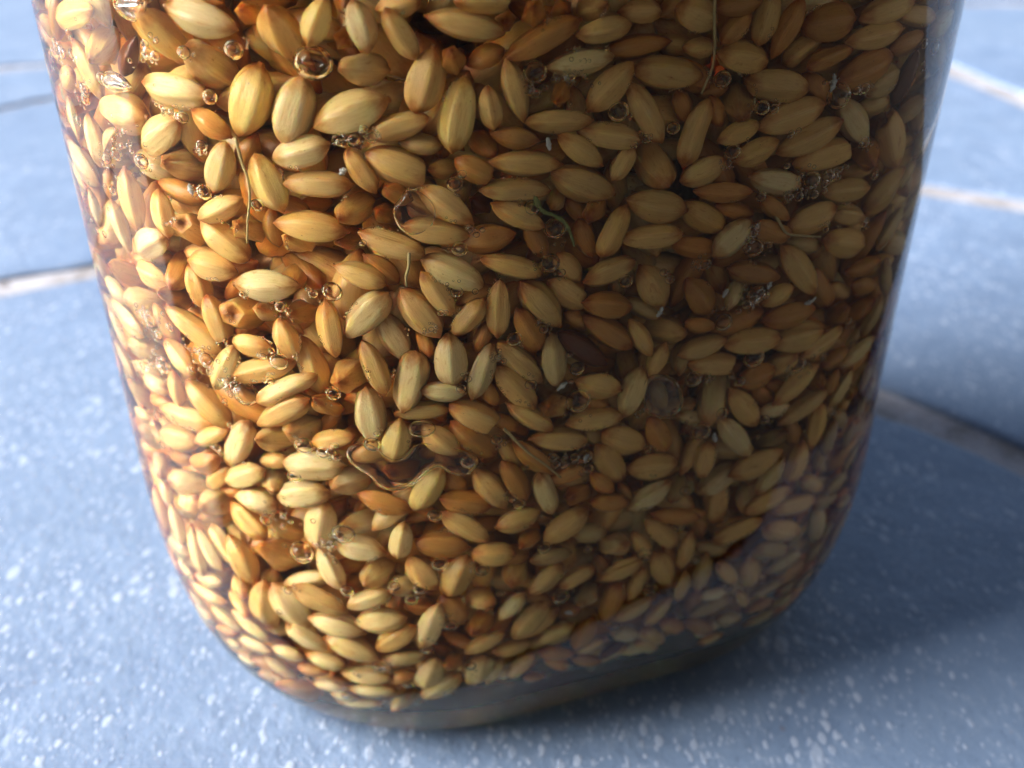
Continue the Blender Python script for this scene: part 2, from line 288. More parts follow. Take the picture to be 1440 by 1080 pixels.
def husk(name, attr_type):
    m = NT(name)
    def at(nm, kind='GEOMETRY'):
        return m.n('ShaderNodeAttribute', attribute_name=nm, attribute_type=kind)
    tint = at('tint', attr_type).outputs['Color']
    along = at('along').outputs['Fac']
    ridge = at('ridge').outputs['Fac']
    loc = at('local').outputs['Vector']
    if attr_type == 'OBJECT':
        oi = m.n('ShaderNodeObjectInfo')
        va = m.n('ShaderNodeVectorMath', operation='ADD')
        m.put(va.inputs[0], loc)
        sc = m.math('MULTIPLY', oi.outputs['Random'], 37.0)
        m.put(va.inputs[1], sc)
        loc = va.outputs[0]
    st = m.n('ShaderNodeVectorMath', operation='MULTIPLY')
    m.put(st.inputs[0], loc); st.inputs[1].default_value = (0.5, 3.2, 3.2)
    streak = m.noise(st.outputs[0], 2.6, 4, 0.6)
    blot = m.noise(loc, 1.35, 3, 0.6)
    t = m.math('ABSOLUTE', along)
    tn = m.math('ADD', t, m.math('MULTIPLY', m.math('SUBTRACT', blot, 0.5), 0.85))
    brown = m.mix(1.0, tint, (0.62, 0.36, 0.17), 'MULTIPLY')
    deep = m.mix(1.0, tint, (0.36, 0.15, 0.05), 'MULTIPLY')
    c = m.mix(m.ramp(streak, 0.35, 0.75, 0.0, 0.26), tint, brown)
    c = m.mix(m.ramp(tn, 0.45, 0.95, 0.0, 0.85), c, brown)
    c = m.mix(m.ramp(tn, 0.80, 1.08, 0.0, 0.85), c, deep)
    c = m.mix(m.ramp(ridge, 0.88, 1.0, 0.0, 0.22), c, brown)
    stain = m.noise(loc, 2.2, 4, 0.65, 0.6)
    c = m.mix(m.ramp(stain, 0.58, 0.72, 0.0, 0.55), c, brown)
    d, vc = m.voro(loc, 2.6)
    sep = m.n('ShaderNodeSeparateColor'); m.put(sep.inputs[0], vc)
    spot = m.math('MULTIPLY', m.ramp(d, 0.04, 0.12, 0.75, 0.0), m.ramp(sep.outputs[0], 0.62, 0.7))
    c = m.mix(spot, c, deep)
    h = m.math('ADD', m.math('MULTIPLY', streak, 0.7), m.math('MULTIPLY', ridge, 0.25))
    nrm = m.bump(h, 0.26, 0.3 * K)
    m.principled(c, 0.32, 0.4, nrm, Subsurface_Weight=0.5, Subsurface_Radius=(1.0, 0.5, 0.18), Subsurface_Scale=0.9 * K)
    return m.m


M_husk = husk('soaked husk', 'OBJECT')
M_husk_many = husk('soaked husk of the heap', 'GEOMETRY')


def plain(name, col, rough=0.5, spec=0.3, trans=0.0):
    m = NT(name)
    tc = m.n('ShaderNodeTexCoord').outputs['Object']
    f = m.noise(tc, 900.0, 3)
    c = m.mix(m.ramp(f, 0.3, 0.75), tuple(x * 0.8 for x in col), col)
    m.principled(c, rough, spec, Transmission_Weight=trans)
    return m.m


M_sprout = plain('white sprout', (0.66, 0.64, 0.62), 0.4)
M_fibre = plain('pale fibre', (0.55, 0.40, 0.18), 0.45)
M_green = plain('green shoot', (0.22, 0.23, 0.07), 0.45)


def slate():
    m = NT('blue slate with lime specks')
    tc = m.n('ShaderNodeTexCoord').outputs['Object']
    mp = m.n('ShaderNodeMapping'); m.put(mp.inputs[0], tc)
    mp.inputs['Scale'].default_value = (1 / K, 1 / K, 1 / K)
    v = mp.outputs[0]                                              # in u
    mp2 = m.n('ShaderNodeMapping'); m.put(mp2.inputs[0], v)
    mp2.inputs['Rotation'].default_value = (0, 0, 0.7); mp2.inputs['Scale'].default_value = (1.0, 0.55, 1.0)
    ve = mp2.outputs[0]
    big = m.noise(v, 0.012, 4, 0.6)
    mid = m.noise(v, 0.09, 5, 0.65, 0.4)
    fine = m.noise(ve, 0.85, 4, 0.7)
    grit = m.noise(v, 2.6, 2, 0.6)
    c = m.mix(m.ramp(mid, 0.3, 0.7), (0.128, 0.202, 0.330), (0.178, 0.268, 0.412))
    c = m.mix(m.ramp(big, 0.35, 0.7, 0, 0.6), c, (0.175, 0.258, 0.380))
    c = m.mix(m.ramp(fine, 0.52, 0.72, 0, 0.55), c, (0.33, 0.42, 0.54))
    c = m.mix(m.ramp(fine, 0.44, 0.28, 0, 0.6), c, (0.085, 0.125, 0.215))
    c = m.mix(m.ramp(grit, 0.60, 0.75, 0, 0.5), c, (0.33, 0.40, 0.50))
    c = m.mix(m.ramp(grit, 0.36, 0.27, 0, 0.45), c, (0.05, 0.06, 0.09))
    h = m.math('ADD', m.math('MULTIPLY', fine, 0.5), m.math('MULTIPLY', mid, 1.5))
    for sc, lo, amt, dens in ((0.30, 0.15, 0.65, 0.6), (0.5, 0.22, 0.75, 0.3), (0.8, 0.28, 0.75, 0.1), (1.4, 0.30, 0.65, 0.1)):
        wob = m.n('ShaderNodeVectorMath', operation='ADD')
        no = m.n('ShaderNodeTexNoise'); m.put(no.inputs['Vector'], v); no.inputs['Scale'].default_value = sc * 1.3
        sv = m.n('ShaderNodeVectorMath', operation='SCALE'); m.put(sv.inputs[0], no.outputs[1]); sv.inputs['Scale'].default_value = 0.3 / sc
        m.put(wob.inputs[0], ve); m.put(wob.inputs[1], sv.outputs[0])
        d, vc = m.voro(wob.outputs[0], sc)
        sep = m.n('ShaderNodeSeparateColor'); m.put(sep.inputs[0], vc)
        rad = m.math('MULTIPLY', m.ramp(sep.outputs[0], dens, 1.0), lo + 0.12)
        patch = m.ramp(m.noise(v, 0.035, 3, 0.6), 0.34, 0.6, 0.45, 1.0)
        rad = m.math('MULTIPLY', rad, patch)
        s = m.math('MULTIPLY', m.ramp(m.math('SUBTRACT', d, rad), -0.05, 0.04, amt, 0.0), 1.0)
        s = m.math('MULTIPLY', s, m.ramp(sep.outputs[0], dens, dens + 0.1))
        c = m.mix(s, c, m.mix(sep.outputs[1], (0.30, 0.39, 0.53), (0.44, 0.53, 0.66)))
        h = m.math('ADD', h, m.math('MULTIPLY', s, 0.25))
    rust = m.ramp(m.noise(v, 0.55, 2, 0.5), 0.70, 0.78, 0, 0.5)
    c = m.mix(rust, c, (0.16, 0.10, 0.09))
    c = m.mix(1.0, c, (0.60, 0.59, 0.625), 'MULTIPLY')
    nrm = m.bump(h, 0.35, 0.8 * K)
    rough = m.ramp(fine, 0.3, 0.7, 0.46, 0.62)
    m.principled(c, rough, 0.5, nrm)
    return m.m


def mortar():
    m = NT('sandy mortar')
    tc = m.n('ShaderNodeTexCoord').outputs['Object']
    mp = m.n('ShaderNodeMapping'); m.put(mp.inputs[0], tc)
    mp.inputs['Scale'].default_value = (1 / K, 1 / K, 1 / K)
    v = mp.outputs[0]
    a = m.noise(v, 0.06, 4, 0.6); b = m.noise(v, 0.5, 4, 0.7)
    c = m.mix(m.ramp(a, 0.35, 0.65), (0.165, 0.155, 0.16), (0.29, 0.295, 0.335))
    c = m.mix(m.ramp(b, 0.5, 0.7, 0, 0.5), c, (0.38, 0.39, 0.45))
    c = m.mix(m.ramp(m.noise(v, 0.22, 3), 0.60, 0.70, 0, 0.8), c, (0.07, 0.06, 0.06))
    m.principled(c, 0.85, 0.2, m.bump(b, 0.8, 1.2 * K))
    return m.m


M_slate, M_mortar = slate(), mortar()


# ---------------------------------------------------------------- object helpers
def link(name, me, mat=None, parent=None):
    o = bpy.data.objects.new(name, me)
    C.objects.link(o)
    if mat is not None:
        me.materials.append(mat)
    if parent is not None:
        o.parent = parent
    return o


def tag(o, label=None, cat=None, group=None, kind=None):
    for k, v in (('label', label), ('category', cat), ('group', group), ('kind', kind)):
        if v:
            o[k] = v
    return o


def mesh(name, verts, faces, smooth=True):
    me = bpy.data.meshes.new(name)
    me.from_pydata([tuple(v) for v in verts], [], faces)
    if smooth:
        me.shade_smooth()
    return me


# ---------------------------------------------------------------- the jar: a rounded square prism with a long soft heel
TH, TY = 0.32621, 29.17                     # turn of the jar and its centre
SIDE, RC, HX, HZ, RB = 95.0, 36.55, 9.0, 32.6, 29.7
WALL, FLOOR, TOP, LEVEL = 2.5, 4.9, 158.0, 146.0
HXI, HZI = 9.5, 27.0


def profile(z, inner):
    """half side and corner radius at height z"""
    s, r, hx, hz, rb, z0 = (SIDE / 2 - WALL, RC - WALL, HXI, HZI, RB - WALL - 1, FLOOR) if inner else (SIDE / 2, RC, HX, HZ, RB, 0.0)
    a = np.clip((np.asarray(z, float) - z0) / hz, 0, 1)
    ins = hx * (1 - np.sqrt(np.maximum(0, 1 - (1 - a) ** 2)))
    return s - ins, rb + (r - rb) * a


def to_local(P):
    x, y = P[..., 0], P[..., 1] - TY
    c, s = math.cos(TH), math.sin(TH)
    return np.stack([x * c + y * s, -x * s + y * c, P[..., 2]], -1)


def to_world(P):
    c, s = math.cos(TH), math.sin(TH)
    return np.stack([P[..., 0] * c - P[..., 1] * s, P[..., 0] * s + P[..., 1] * c + TY, P[..., 2]], -1)


def field(P, inner):
    """signed distance (about) from the outer or inner glass surface, negative inside"""
    L = to_local(P)
    h, r = profile(L[..., 2], inner)
    qx, qy = np.abs(L[..., 0]) - (h - r), np.abs(L[..., 1]) - (h - r)
    d = np.hypot(np.maximum(qx, 0), np.maximum(qy, 0)) + np.minimum(np.maximum(qx, qy), 0) - r
    return np.maximum(d, (FLOOR if inner else 0.0) - L[..., 2])


def gradient(P, inner):
    g = np.stack([field(P + e, inner) - field(P - e, inner) for e in np.eye(3) * 0.05], -1)
    return g / (np.linalg.norm(g, axis=-1, keepdims=True) + 1e-9)


def march(O, D, inner, tmax=260.0, step=0.4):
    """first entry of each ray into the body; nan where it misses"""
    t = np.zeros(len(O)); hit = np.zeros(len(O), bool); prev = np.zeros(len(O))
    for _ in range(int(tmax / step)):
        live = ~hit
        if not live.any():
            break
        f = field(O[live] + D[live] * t[live, None], inner)
        idx = np.nonzero(live)[0]
        inside = f < 0
        hit[idx[inside]] = True
        go = idx[~inside]
        prev[go] = t[go]
        t[go] += np.maximum(step, 0.0)
    lo, hi = prev.copy(), t.copy()
    for _ in range(18):
        mid = (lo + hi) / 2
        f = field(O + D * mid[:, None], inner)
        hi = np.where(f < 0, mid, hi); lo = np.where(f < 0, lo, mid)
    hi[~hit] = np.nan
    return hi


def refract(D, Nn, eta):
    c = -(D * Nn).sum(-1, keepdims=True)
    k = 1 - eta * eta * (1 - c * c)
    return eta * D + (eta * c - np.sqrt(np.maximum(k, 0))) * Nn


def pixel_ray(px):
    px = np.asarray(px, float)
    cp, sp = math.cos(PITCH), math.sin(PITCH)
    fw, up, rt = np.array([0, cp, -sp]), np.array([0, sp, cp]), np.array([1.0, 0, 0])
    D = fw + (px[:, :1] - 720) / F_PX * rt + (540 - px[:, 1:2]) / F_PX * up
    return D / np.linalg.norm(D, axis=1, keepdims=True)


def look_in(px):
    """where the sight line through each pixel of the photograph meets the inner wall after bending in the glass, the inward
    normal there and the direction it runs on in the liquid"""
    D = pixel_ray(px)
    O = np.repeat(CAMP[None], len(D), 0)
    t = march(O, D, False)
    A = O + D * t[:, None]
    ok = ~np.isnan(t)
    A[~ok] = 0
    D1 = refract(D, gradient(A, False), 1 / N_GLASS)
    t2 = march(A + D1 * 0.02, D1, True, 60.0, 0.15)
    ok &= ~np.isnan(t2)
    P = A + D1 * (0.02 + np.nan_to_num(t2))[:, None]
    Nn = gradient(P, True)
    D2 = refract(D1, Nn, N_GLASS / N_WATER)
    return P, -Nn, D2, ok


def ring(h, r, z, n=26):
    pts = []
    for k, (sx, sy) in enumerate(((1, 1), (-1, 1), (-1, -1), (1, -1))):
        for a in np.linspace(k * math.pi / 2, (k + 1) * math.pi / 2, n):
            pts.append((sx * (h - r) + r * math.cos(a), sy * (h - r) + r * math.sin(a), z))
    return pts


def skin(rings, cap0=True, cap1=True):
    """faces between successive equal rings, each end closed to a point in its middle"""
    n = len(rings[0]); V = []; Fc = []; per = []
    for q in rings:
        V += q
    for i in range(len(rings) - 1):
        for j in range(n):
            a, b = i * n + j, i * n + (j + 1) % n
            Fc.append((a, b, b + n, a + n)); per.append(i)
    for on, i in ((cap0, 0), (cap1, len(rings) - 1)):
        if on:
            q = np.array(rings[i]).mean(0); V.append(tuple(q)); c = len(V) - 1
            for j in range(n):
                a, b = i * n + j, i * n + (j + 1) % n
                Fc.append((c, b, a) if i == 0 else (c, a, b)); per.append(-1 if i == 0 else len(rings))
    return V, Fc, per


def build_jar():
    rings, wet = [], []
    def add(h, r, z, w=False):
        rings.append([(x * K, y * K, zz * K) for x, y, zz in ring(h, max(r, 2), z)]); wet.append(w)
    h0, r0 = profile(0.0, False)
    for dx, z in ((-22, 3.2), (-16, 3.0), (-10, 2.2), (-6, 0.9), (-3.5, 0.12), (-2.2, 0.0)):       # shallow punt under the base
        add(h0 + dx, r0 + dx * 0.6, z)
    for a in 1 - np.cos(np.linspace(0.02, math.pi / 2, 22)):
        h, r = profile(HZ * a, False); add(h, r, HZ * a)
    for z in (50, 80, 110, 140, TOP - 2.0):
        h, r = profile(z, False); add(h, r, z)
    for a in np.linspace(0.3, math.pi - 0.3, 6):                                                  # rounded lip
        m = SIDE / 2 - WALL / 2
        add(m + math.cos(a) * WALL * 0.5, RC - WALL / 2 + math.cos(a) * WALL * 0.5, TOP - 2 + math.sin(a) * 1.4)
    h, r = profile(TOP - 2, True); add(h, r, TOP - 2)
    h, r = profile(LEVEL, True); add(h, r, LEVEL, True)
    for z in (120, 90, 60):
        h, r = profile(z, True); add(h, r, z, True)
    for a in (1 - np.cos(np.linspace(0.02, math.pi / 2, 22)))[::-1]:
        z = FLOOR + HZI * a; h, r = profile(z, True); add(h, r, z, True)
    h, r = profile(FLOOR, True)
    for dx, dz in ((-4, 0.0), (-12, 0.8), (-20, 1.5)):
        add(h + dx, r + dx * 0.6, FLOOR - 0.05 + dz, True)
    V, Fc, per = skin(rings)
    me = mesh('glass_jar', V, Fc)
    me.materials.append(M_glass)
    bm = bmesh.new(); bm.from_mesh(me)
    bmesh.ops.recalc_face_normals(bm, faces=bm.faces)
    bm.to_mesh(me); bm.free()
    mi = [1 if (i == len(rings) or (0 <= i < len(rings) - 1 and wet[i] and wet[i + 1])) else 0 for i in per]
    me.attributes.new('wet', 'FLOAT', 'FACE').data.foreach_set('value', np.array(mi, np.float32))
    me.attributes.new('frost', 'FLOAT', 'FACE').data.foreach_set('value', np.array([1.0 if i < 8 else 0.0 for i in per], np.float32))
    me.shade_smooth()
    o = link('glass_jar', me)
    o.location = (0, TY * K, 0); o.rotation_euler = (0, 0, TH)
    tag(o, 'clear square glass jar with rounded corners, packed with soaked grain, standing on slate paving', 'jar')
    # the liquid: a body a hair inside the inner wall, with a free surface on top
    rings = []
    g = 0.03
    h, r = profile(FLOOR, True)
    for dx, dz in ((-20, 1.5), (-12, 0.8), (-4, 0.0)):
        rings.append([(x * K, y * K, z * K) for x, y, z in ring(h + dx - g, max(2, r + dx * 0.6), FLOOR + g + dz)])
    for a in 1 - np.cos(np.linspace(0.02, math.pi / 2, 22)):
        z = FLOOR + HZI * a; h, r = profile(z, True)
        rings.append([(x * K, y * K, zz * K) for x, y, zz in ring(h - g, r, z + g)])
    for z in (60, 90, 120, LEVEL):
        h, r = profile(z, True); rings.append([(x * K, y * K, zz * K) for x, y, zz in ring(h - g, r, z)])
    V, Fc, per = skin(rings)
    me = mesh('soaking_liquid', V, Fc)
    me.materials.append(M_water)
    bm = bmesh.new(); bm.from_mesh(me); bmesh.ops.recalc_face_normals(bm, faces=bm.faces); bm.to_mesh(me); bm.free()
    me.attributes.new('wet', 'FLOAT', 'FACE').data.foreach_set('value', np.array([1 if i == len(rings) else 0 for i in per], np.float32))
    me.shade_smooth()
    o2 = link('soaking_liquid', me)
    o2.location = o.location; o2.rotation_euler = o.rotation_euler
    tag(o2, 'thin amber soaking liquid filling the jar around the grains', 'liquid')


build_jar()


# ---------------------------------------------------------------- paving
def ground_at(x, y):
    D = pixel_ray([(x, y)])[0]
    t = -CAMP[2] / D[2]
    return (CAMP + D * t)[:2]


def build_paving():
    bed = mesh('ground', [(-40, -40, -1.1 * K), (40, -40, -1.1 * K), (40, 40, -1.1 * K), (-40, 40, -1.1 * K)], [(0, 1, 2, 3)])
    ground = tag(link('ground', bed, M_mortar), kind='structure')
    g = ground_at
    V0 = g(560, 305)
    def ext(a, b, f):
        return a + (b - a) * f
    def meet(p, p2, q, q2):
        d, e = p2 - p, q2 - q
        t = ((q[0] - p[0]) * e[1] - (q[1] - p[1]) * e[0]) / (d[0] * e[1] - d[1] * e[0])
        return p + d * t
    def far(p, q, L):
        return p + (q - p) / np.linalg.norm(q - p) * L
    A = lambda x, y: np.array([float(x), float(y)])
    PL, PR = g(0, 402), far(V0, g(1440, 650), 2000)
    M1 = ext(V0, g(640, 22), 0.42)
    Wd = meet(g(0, 97), g(70, 92), g(0, 152), g(80, 135))          # where the two back joints run together, behind the jar
    Yd = meet(V0, PL, g(0, 152), g(80, 135))                        # and where the nearer one meets the pale joint, far off
    yt = g(1440, 5)[1]
    X = meet(g(1345, 100), g(1440, 140), M1, g(1440, 288))
    T1 = meet(g(1345, 100), g(1440, 140), A(0, yt), A(100, yt))
    M2 = far(M1, X, 2200)
    J = A(-30, yt)
    F1 = far(Wd, g(0, 97), 1500)
    slabs = [
        [V0, Yd, A(-1500, -520), A(-1500, -1400), A(1700, -1400), PR],
        [V0, M1, Wd, Yd],
        [V0, PR, M2, X, M1],
        [M1, X, T1, J, Wd],
        [T1, X, M2, A(2700, M2[1]), A(2700, yt)],
        [Wd, F1, A(-1500, -520), Yd],
        [F1, Wd, J, A(-130, 2700), A(-2700, 2700), A(-2700, 0)],
        [J, T1, A(2700, yt), A(2700, 2700), A(-130, 2700)],
    ]
    halves = [5.0, 5.0, 5.0, 5.5, 6.0, 5.0, 5.0, 6.0]
    for poly, half in zip(slabs, halves):
        P = [np.array(q, float) for q in poly]
        area = sum(P[i][0] * P[(i + 1) % len(P)][1] - P[(i + 1) % len(P)][0] * P[i][1] for i in range(len(P)))
        if area < 0:
            P = P[::-1]
        n = len(P); inset = []
        for i in range(n):                                        # draw every edge in by half a joint
            a, b, c = P[i - 1], P[i], P[(i + 1) % n]
            d1, d2 = (b - a) / np.linalg.norm(b - a), (c - b) / np.linalg.norm(c - b)
            n1, n2 = np.array([-d1[1], d1[0]]), np.array([-d2[1], d2[0]])
            bis = n1 + n2
            inset.append(b + bis * half / max(0.35, 1 + n1 @ n2))
        pts = []
        for i in range(n):
            a, b = inset[i], inset[(i + 1) % n]
            ln = np.linalg.norm(b - a); k = int(min(160, max(2, ln / 7)))
            d = (b - a) / ln; nn = np.array([-d[1], d[0]])
            ph = [rng.uniform(0, 6.28) for _ in range(3)]
            for j in range(k):
                s = ln * j / k
                off = 1.5 * math.sin(s / 31 + ph[0]) + 0.9 * math.sin(s / 12.7 + ph[1]) + rng.gauss(0, 0.45)
                pts.append(a + d * s + nn * off * (0 if j == 0 else 1))
        cen = np.mean(pts, 0)
        rows = []
        for dd, z in ((0.0, -6.0), (0.0, -1.2), (0.35, -0.35), (1.3, 0.0)):
            row = []
            for i, q in enumerate(pts):
                t = pts[(i + 1) % len(pts)] - pts[i - 1]; t = t / (np.linalg.norm(t) + 1e-9)
                q2 = q + np.array([-t[1], t[0]]) * dd
                row.append((q2[0] * K, q2[1] * K, (z + (rng.uniform(-0.12, 0.1) if 0 < dd < 1 else 0)) * K))
            rows.append(row)
        N = len(pts); V = sum(rows, []); Fc = []
        for r in range(3):
            for i in range(N):
                a, b = r * N + i, r * N + (i + 1) % N
                Fc.append((a, b, b + N, a + N))
        me = bpy.data.meshes.new('paving_slab')
        me.from_pydata(V, [], Fc + [tuple(3 * N + i for i in range(N))])
        o = link('paving_slab', me, M_slate, ground)
    return ground


build_paving()

# unseen porch added to block sky light: walls behind and beside, roof overhead
def box(name, lo, hi, mat):
    V = [(x, y, z) for x in (lo[0], hi[0]) for y in (lo[1], hi[1]) for z in (lo[2], hi[2])]
    o = link(name, mesh(name, V, [(0, 1, 3, 2), (4, 6, 7, 5), (0, 4, 5, 1), (2, 3, 7, 6), (0, 2, 6, 4), (1, 5, 7, 3)], False), mat)
    return tag(o, kind='structure')


M_wall = plain('light blocking render', (0.16, 0.15, 0.14), 0.9, 0.1)
box('unseen_back_wall', (-1.3, -0.85, 0.004), (3.2, -0.6, 2.6), M_wall)  # added behind the camera to darken glass reflections and front fill
M_dark_slab = plain('added dark stone', (0.05, 0.052, 0.058), 0.8, 0.15)  # made-up slab beyond view, dark so the glass reflects less lit ground
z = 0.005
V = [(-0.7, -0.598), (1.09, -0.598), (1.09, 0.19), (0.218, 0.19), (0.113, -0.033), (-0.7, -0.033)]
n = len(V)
tag(link('unseen_dark_slab', mesh('unseen_dark_slab', [(x, y, h) for h in (0.001, z) for x, y in V], [tuple(range(n, 2 * n)), tuple(range(n - 1, -1, -1))] + [(i, (i + 1) % n, n + (i + 1) % n, n + i) for i in range(n)], False), M_dark_slab), kind='structure')
box('unseen_side_wall', (1.1, -0.598, 0.004), (1.3, 0.6, 2.6), M_wall)  # added out of view to block light from the far side
box('unseen_roof', (-0.9, -0.85, 2.61), (3.2, 1.0, 2.69), M_wall)  # added overhead, out of view, to cut the sky light

# ---------------------------------------------------------------- the grain
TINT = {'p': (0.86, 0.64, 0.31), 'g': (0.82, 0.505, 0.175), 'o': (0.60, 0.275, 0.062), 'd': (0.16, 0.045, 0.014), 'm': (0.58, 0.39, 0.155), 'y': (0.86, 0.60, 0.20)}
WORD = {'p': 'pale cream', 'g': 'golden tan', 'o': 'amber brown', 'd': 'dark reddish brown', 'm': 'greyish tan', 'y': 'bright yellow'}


def grain_mesh(seed, nr, ns, form=''):
    """a husked kernel along x from -1 to 1: five soft facets, a blunt hollow nib at +x and a point at -x"""
    q = random.Random(seed)
    us = np.sin(np.linspace(-math.pi / 2, math.pi / 2, nr - 2)) * 0.97
    us = np.concatenate([[-1.0], us[1:-1], [0.965, 1.03, 1.05]]) if nr > 9 else np.concatenate([[-1.0], us[1:-1], [1.0, 1.03]])
    e1, e2 = q.uniform(1.8, 2.4), q.uniform(0.55, 0.75)
    skew, bend, fac = q.uniform(-0.14, 0.14), q.uniform(-0.07, 0.13), q.uniform(0.85, 1.45)
    ph = q.uniform(0, 6.28); twist = q.uniform(-0.3, 0.3)
    nib = q.uniform(0.08, 0.15)
    V, A, R = [], [], []
    for i, u in enumerate(us):
        uu = min(1, abs(u))
        rho = (1 - uu ** e1) ** e2 * (1 + skew * u)
        if u > 0.8:
            rho = max(rho, nib * (1.0 if u < 1.0 else 1.12))
        if u < -0.9:
            rho = max(rho, 0.05)
        if i == len(us) - 1:
            rho = nib * 0.55
        for j in range(ns):
            th = 2 * math.pi * j / ns
            w = th % (2 * math.pi / 5) - math.pi / 5
            f = (math.cos(math.pi / 5) / math.cos(w)) / 0.88
            f = 1 + (f - 1) * fac
            rr = rho * f
            if form == 'shrunk':                                     # a shrivelled or half empty husk
                rr *= 1 - 0.28 * max(0, math.cos(th - ph)) ** 2 * (1 - u * u) + 0.07 * math.sin(3.1 * u + 2 * th + ph)
            if form == 'split' and u > -0.5:                         # husk gaping along one side
                rr *= 1 - 0.42 * math.exp(-((th - 3.1) / 0.22) ** 2) * min(1, u + 0.5)
            uc = min(u, 0.62 + 0.10 * math.cos(th + ph)) if form == 'broken' else u
            V.append((uc, rr * math.cos(th), rr * math.sin(th) + bend * (1 - u * u) - bend * 0.5))
            A.append(u); R.append(abs(w) / (math.pi / 5))
    Fc = []
    for i in range(len(us) - 1):
        for j in range(ns):
            a, b = i * ns + j, i * ns + (j + 1) % ns
            Fc.append((a, a + ns, b + ns, b))
    n = len(V)
    V += [(-1.02, 0, 0), (us[-1] - 0.06, 0, 0)]; A += [-1.0, 1.0]; R += [0.5, 0.5]
    last = (len(us) - 1) * ns
    for j in range(ns):
        Fc.append((n, j, (j + 1) % ns)); Fc.append((n + 1, last + (j + 1) % ns, last + j))
    return np.array(V), Fc, np.array(A), np.array(R)


def put_attrs(me, A, R, V, T=None):
    for nm, kind, arr in (('along', 'FLOAT', A), ('ridge', 'FLOAT', R)):
        me.attributes.new(nm, kind, 'POINT').data.foreach_set('value', np.asarray(arr, np.float32))
    me.attributes.new('local', 'FLOAT_VECTOR', 'POINT').data.foreach_set('vector', np.asarray(V, np.float32).ravel())
    if T is not None:
        me.attributes.new('tint', 'FLOAT_COLOR', 'POINT').data.foreach_set('color', np.asarray(T, np.float32).ravel())


def parse(v, s, nums):
    ox, oy, k = VIEWS[v]
    return [ox + nums[0] * k, oy + nums[1] * k] + [x * k for x in nums[2:]]


rec = []
for v, txt in GRAINS.items():
    for e in txt.replace('\n', ';').split(';'):
        f = e.split()
        x, y, L, Wd = parse(v, None, [float(q) for q in f[:4]])
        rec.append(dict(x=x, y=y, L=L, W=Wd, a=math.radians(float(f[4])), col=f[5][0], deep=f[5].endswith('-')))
bub = []
for v, txt in BUBBLES.items():
    for e in txt.split(';'):
        bub.append(parse(v, None, [float(q) for q in e.split()]))
# the same grain read in two views: keep one
keep = []
for r in sorted(rec, key=lambda r: -r['L'] * r['W']):
    if all(math.hypot(r['x'] - k['x'], r['y'] - k['y']) > 0.28 * r['W'] + 3 for k in keep):
        keep.append(r)
rec = keep

spheres_c = np.zeros((0, 3)); spheres_r = np.zeros(0)
US = np.array([-0.78, -0.42, 0.0, 0.42, 0.78]); RHO = np.array([0.48, 0.85, 0.98, 0.85, 0.48])


class Heap:
    def __init__(self, cap=40000):
        self.c = np.zeros((cap, 3)); self.r = np.zeros(cap); self.n = 0
    def near(self, p, d):
        c = self.c[:self.n]
        k = np.abs(c[:, 0] - p[0]) < d
        k &= np.abs(c[:, 1] - p[1]) < d
        k &= np.abs(c[:, 2] - p[2]) < d
        return c[k], self.r[:self.n][k]
    def add(self, c, r):
        m = len(r); self.c[self.n:self.n + m] = c; self.r[self.n:self.n + m] = r; self.n += m


heap = Heap()


def clash(near, P, ax, a, b):
    c, r = near
    if not len(r):
        return 0.0
    p = P + ax * (US * a)[:, None]
    d = np.sqrt(((p[:, None] - c[None]) ** 2).sum(-1))
    s = (RHO * b)[:, None] + r[None]
    return float(((s - d) / np.minimum((RHO * b)[:, None], r[None])).max())


def settle(P0, D, Nn, ax, a, b, dmin, dmax, step, tol):
    """slide a kernel in along D from the wall until it clears what is already there"""
    best = None
    cos = max(0.35, float(-(D @ -Nn)) if False else abs(float(D @ Nn)))
    near = heap.near(P0 + D * (dmin + dmax) / 2 / cos, a + (dmax - dmin) / 2 / cos + 5)
    d = dmin
    while d <= dmax:
        P = P0 + D * d / cos
        q = clash(near, P, ax, a, b)
        if best is None or q < best[0] - 0.02:
            best = (q, P)
        if q < tol:
            return q, P
        d += step
    return best


# bubbles cling to the glass
bP, bN, bD, bok = look_in([b[:2] for b in bub])
dist = np.linalg.norm(bP - CAMP, axis=1)
bubbles = []
for i, b in enumerate(bub):
    if not bok[i]:
        continue
    r = b[2] * dist[i] / F_PX
    P = bP[i] + bD[i] * (r * 0.86 + 0.12) / max(0.4, abs(bD[i] @ bN[i]))
    if P[2] > LEVEL - 3:
        continue
    bubbles.append((P, bN[i], r, b))
    heap.add(P[None] , np.array([r * 0.45]))

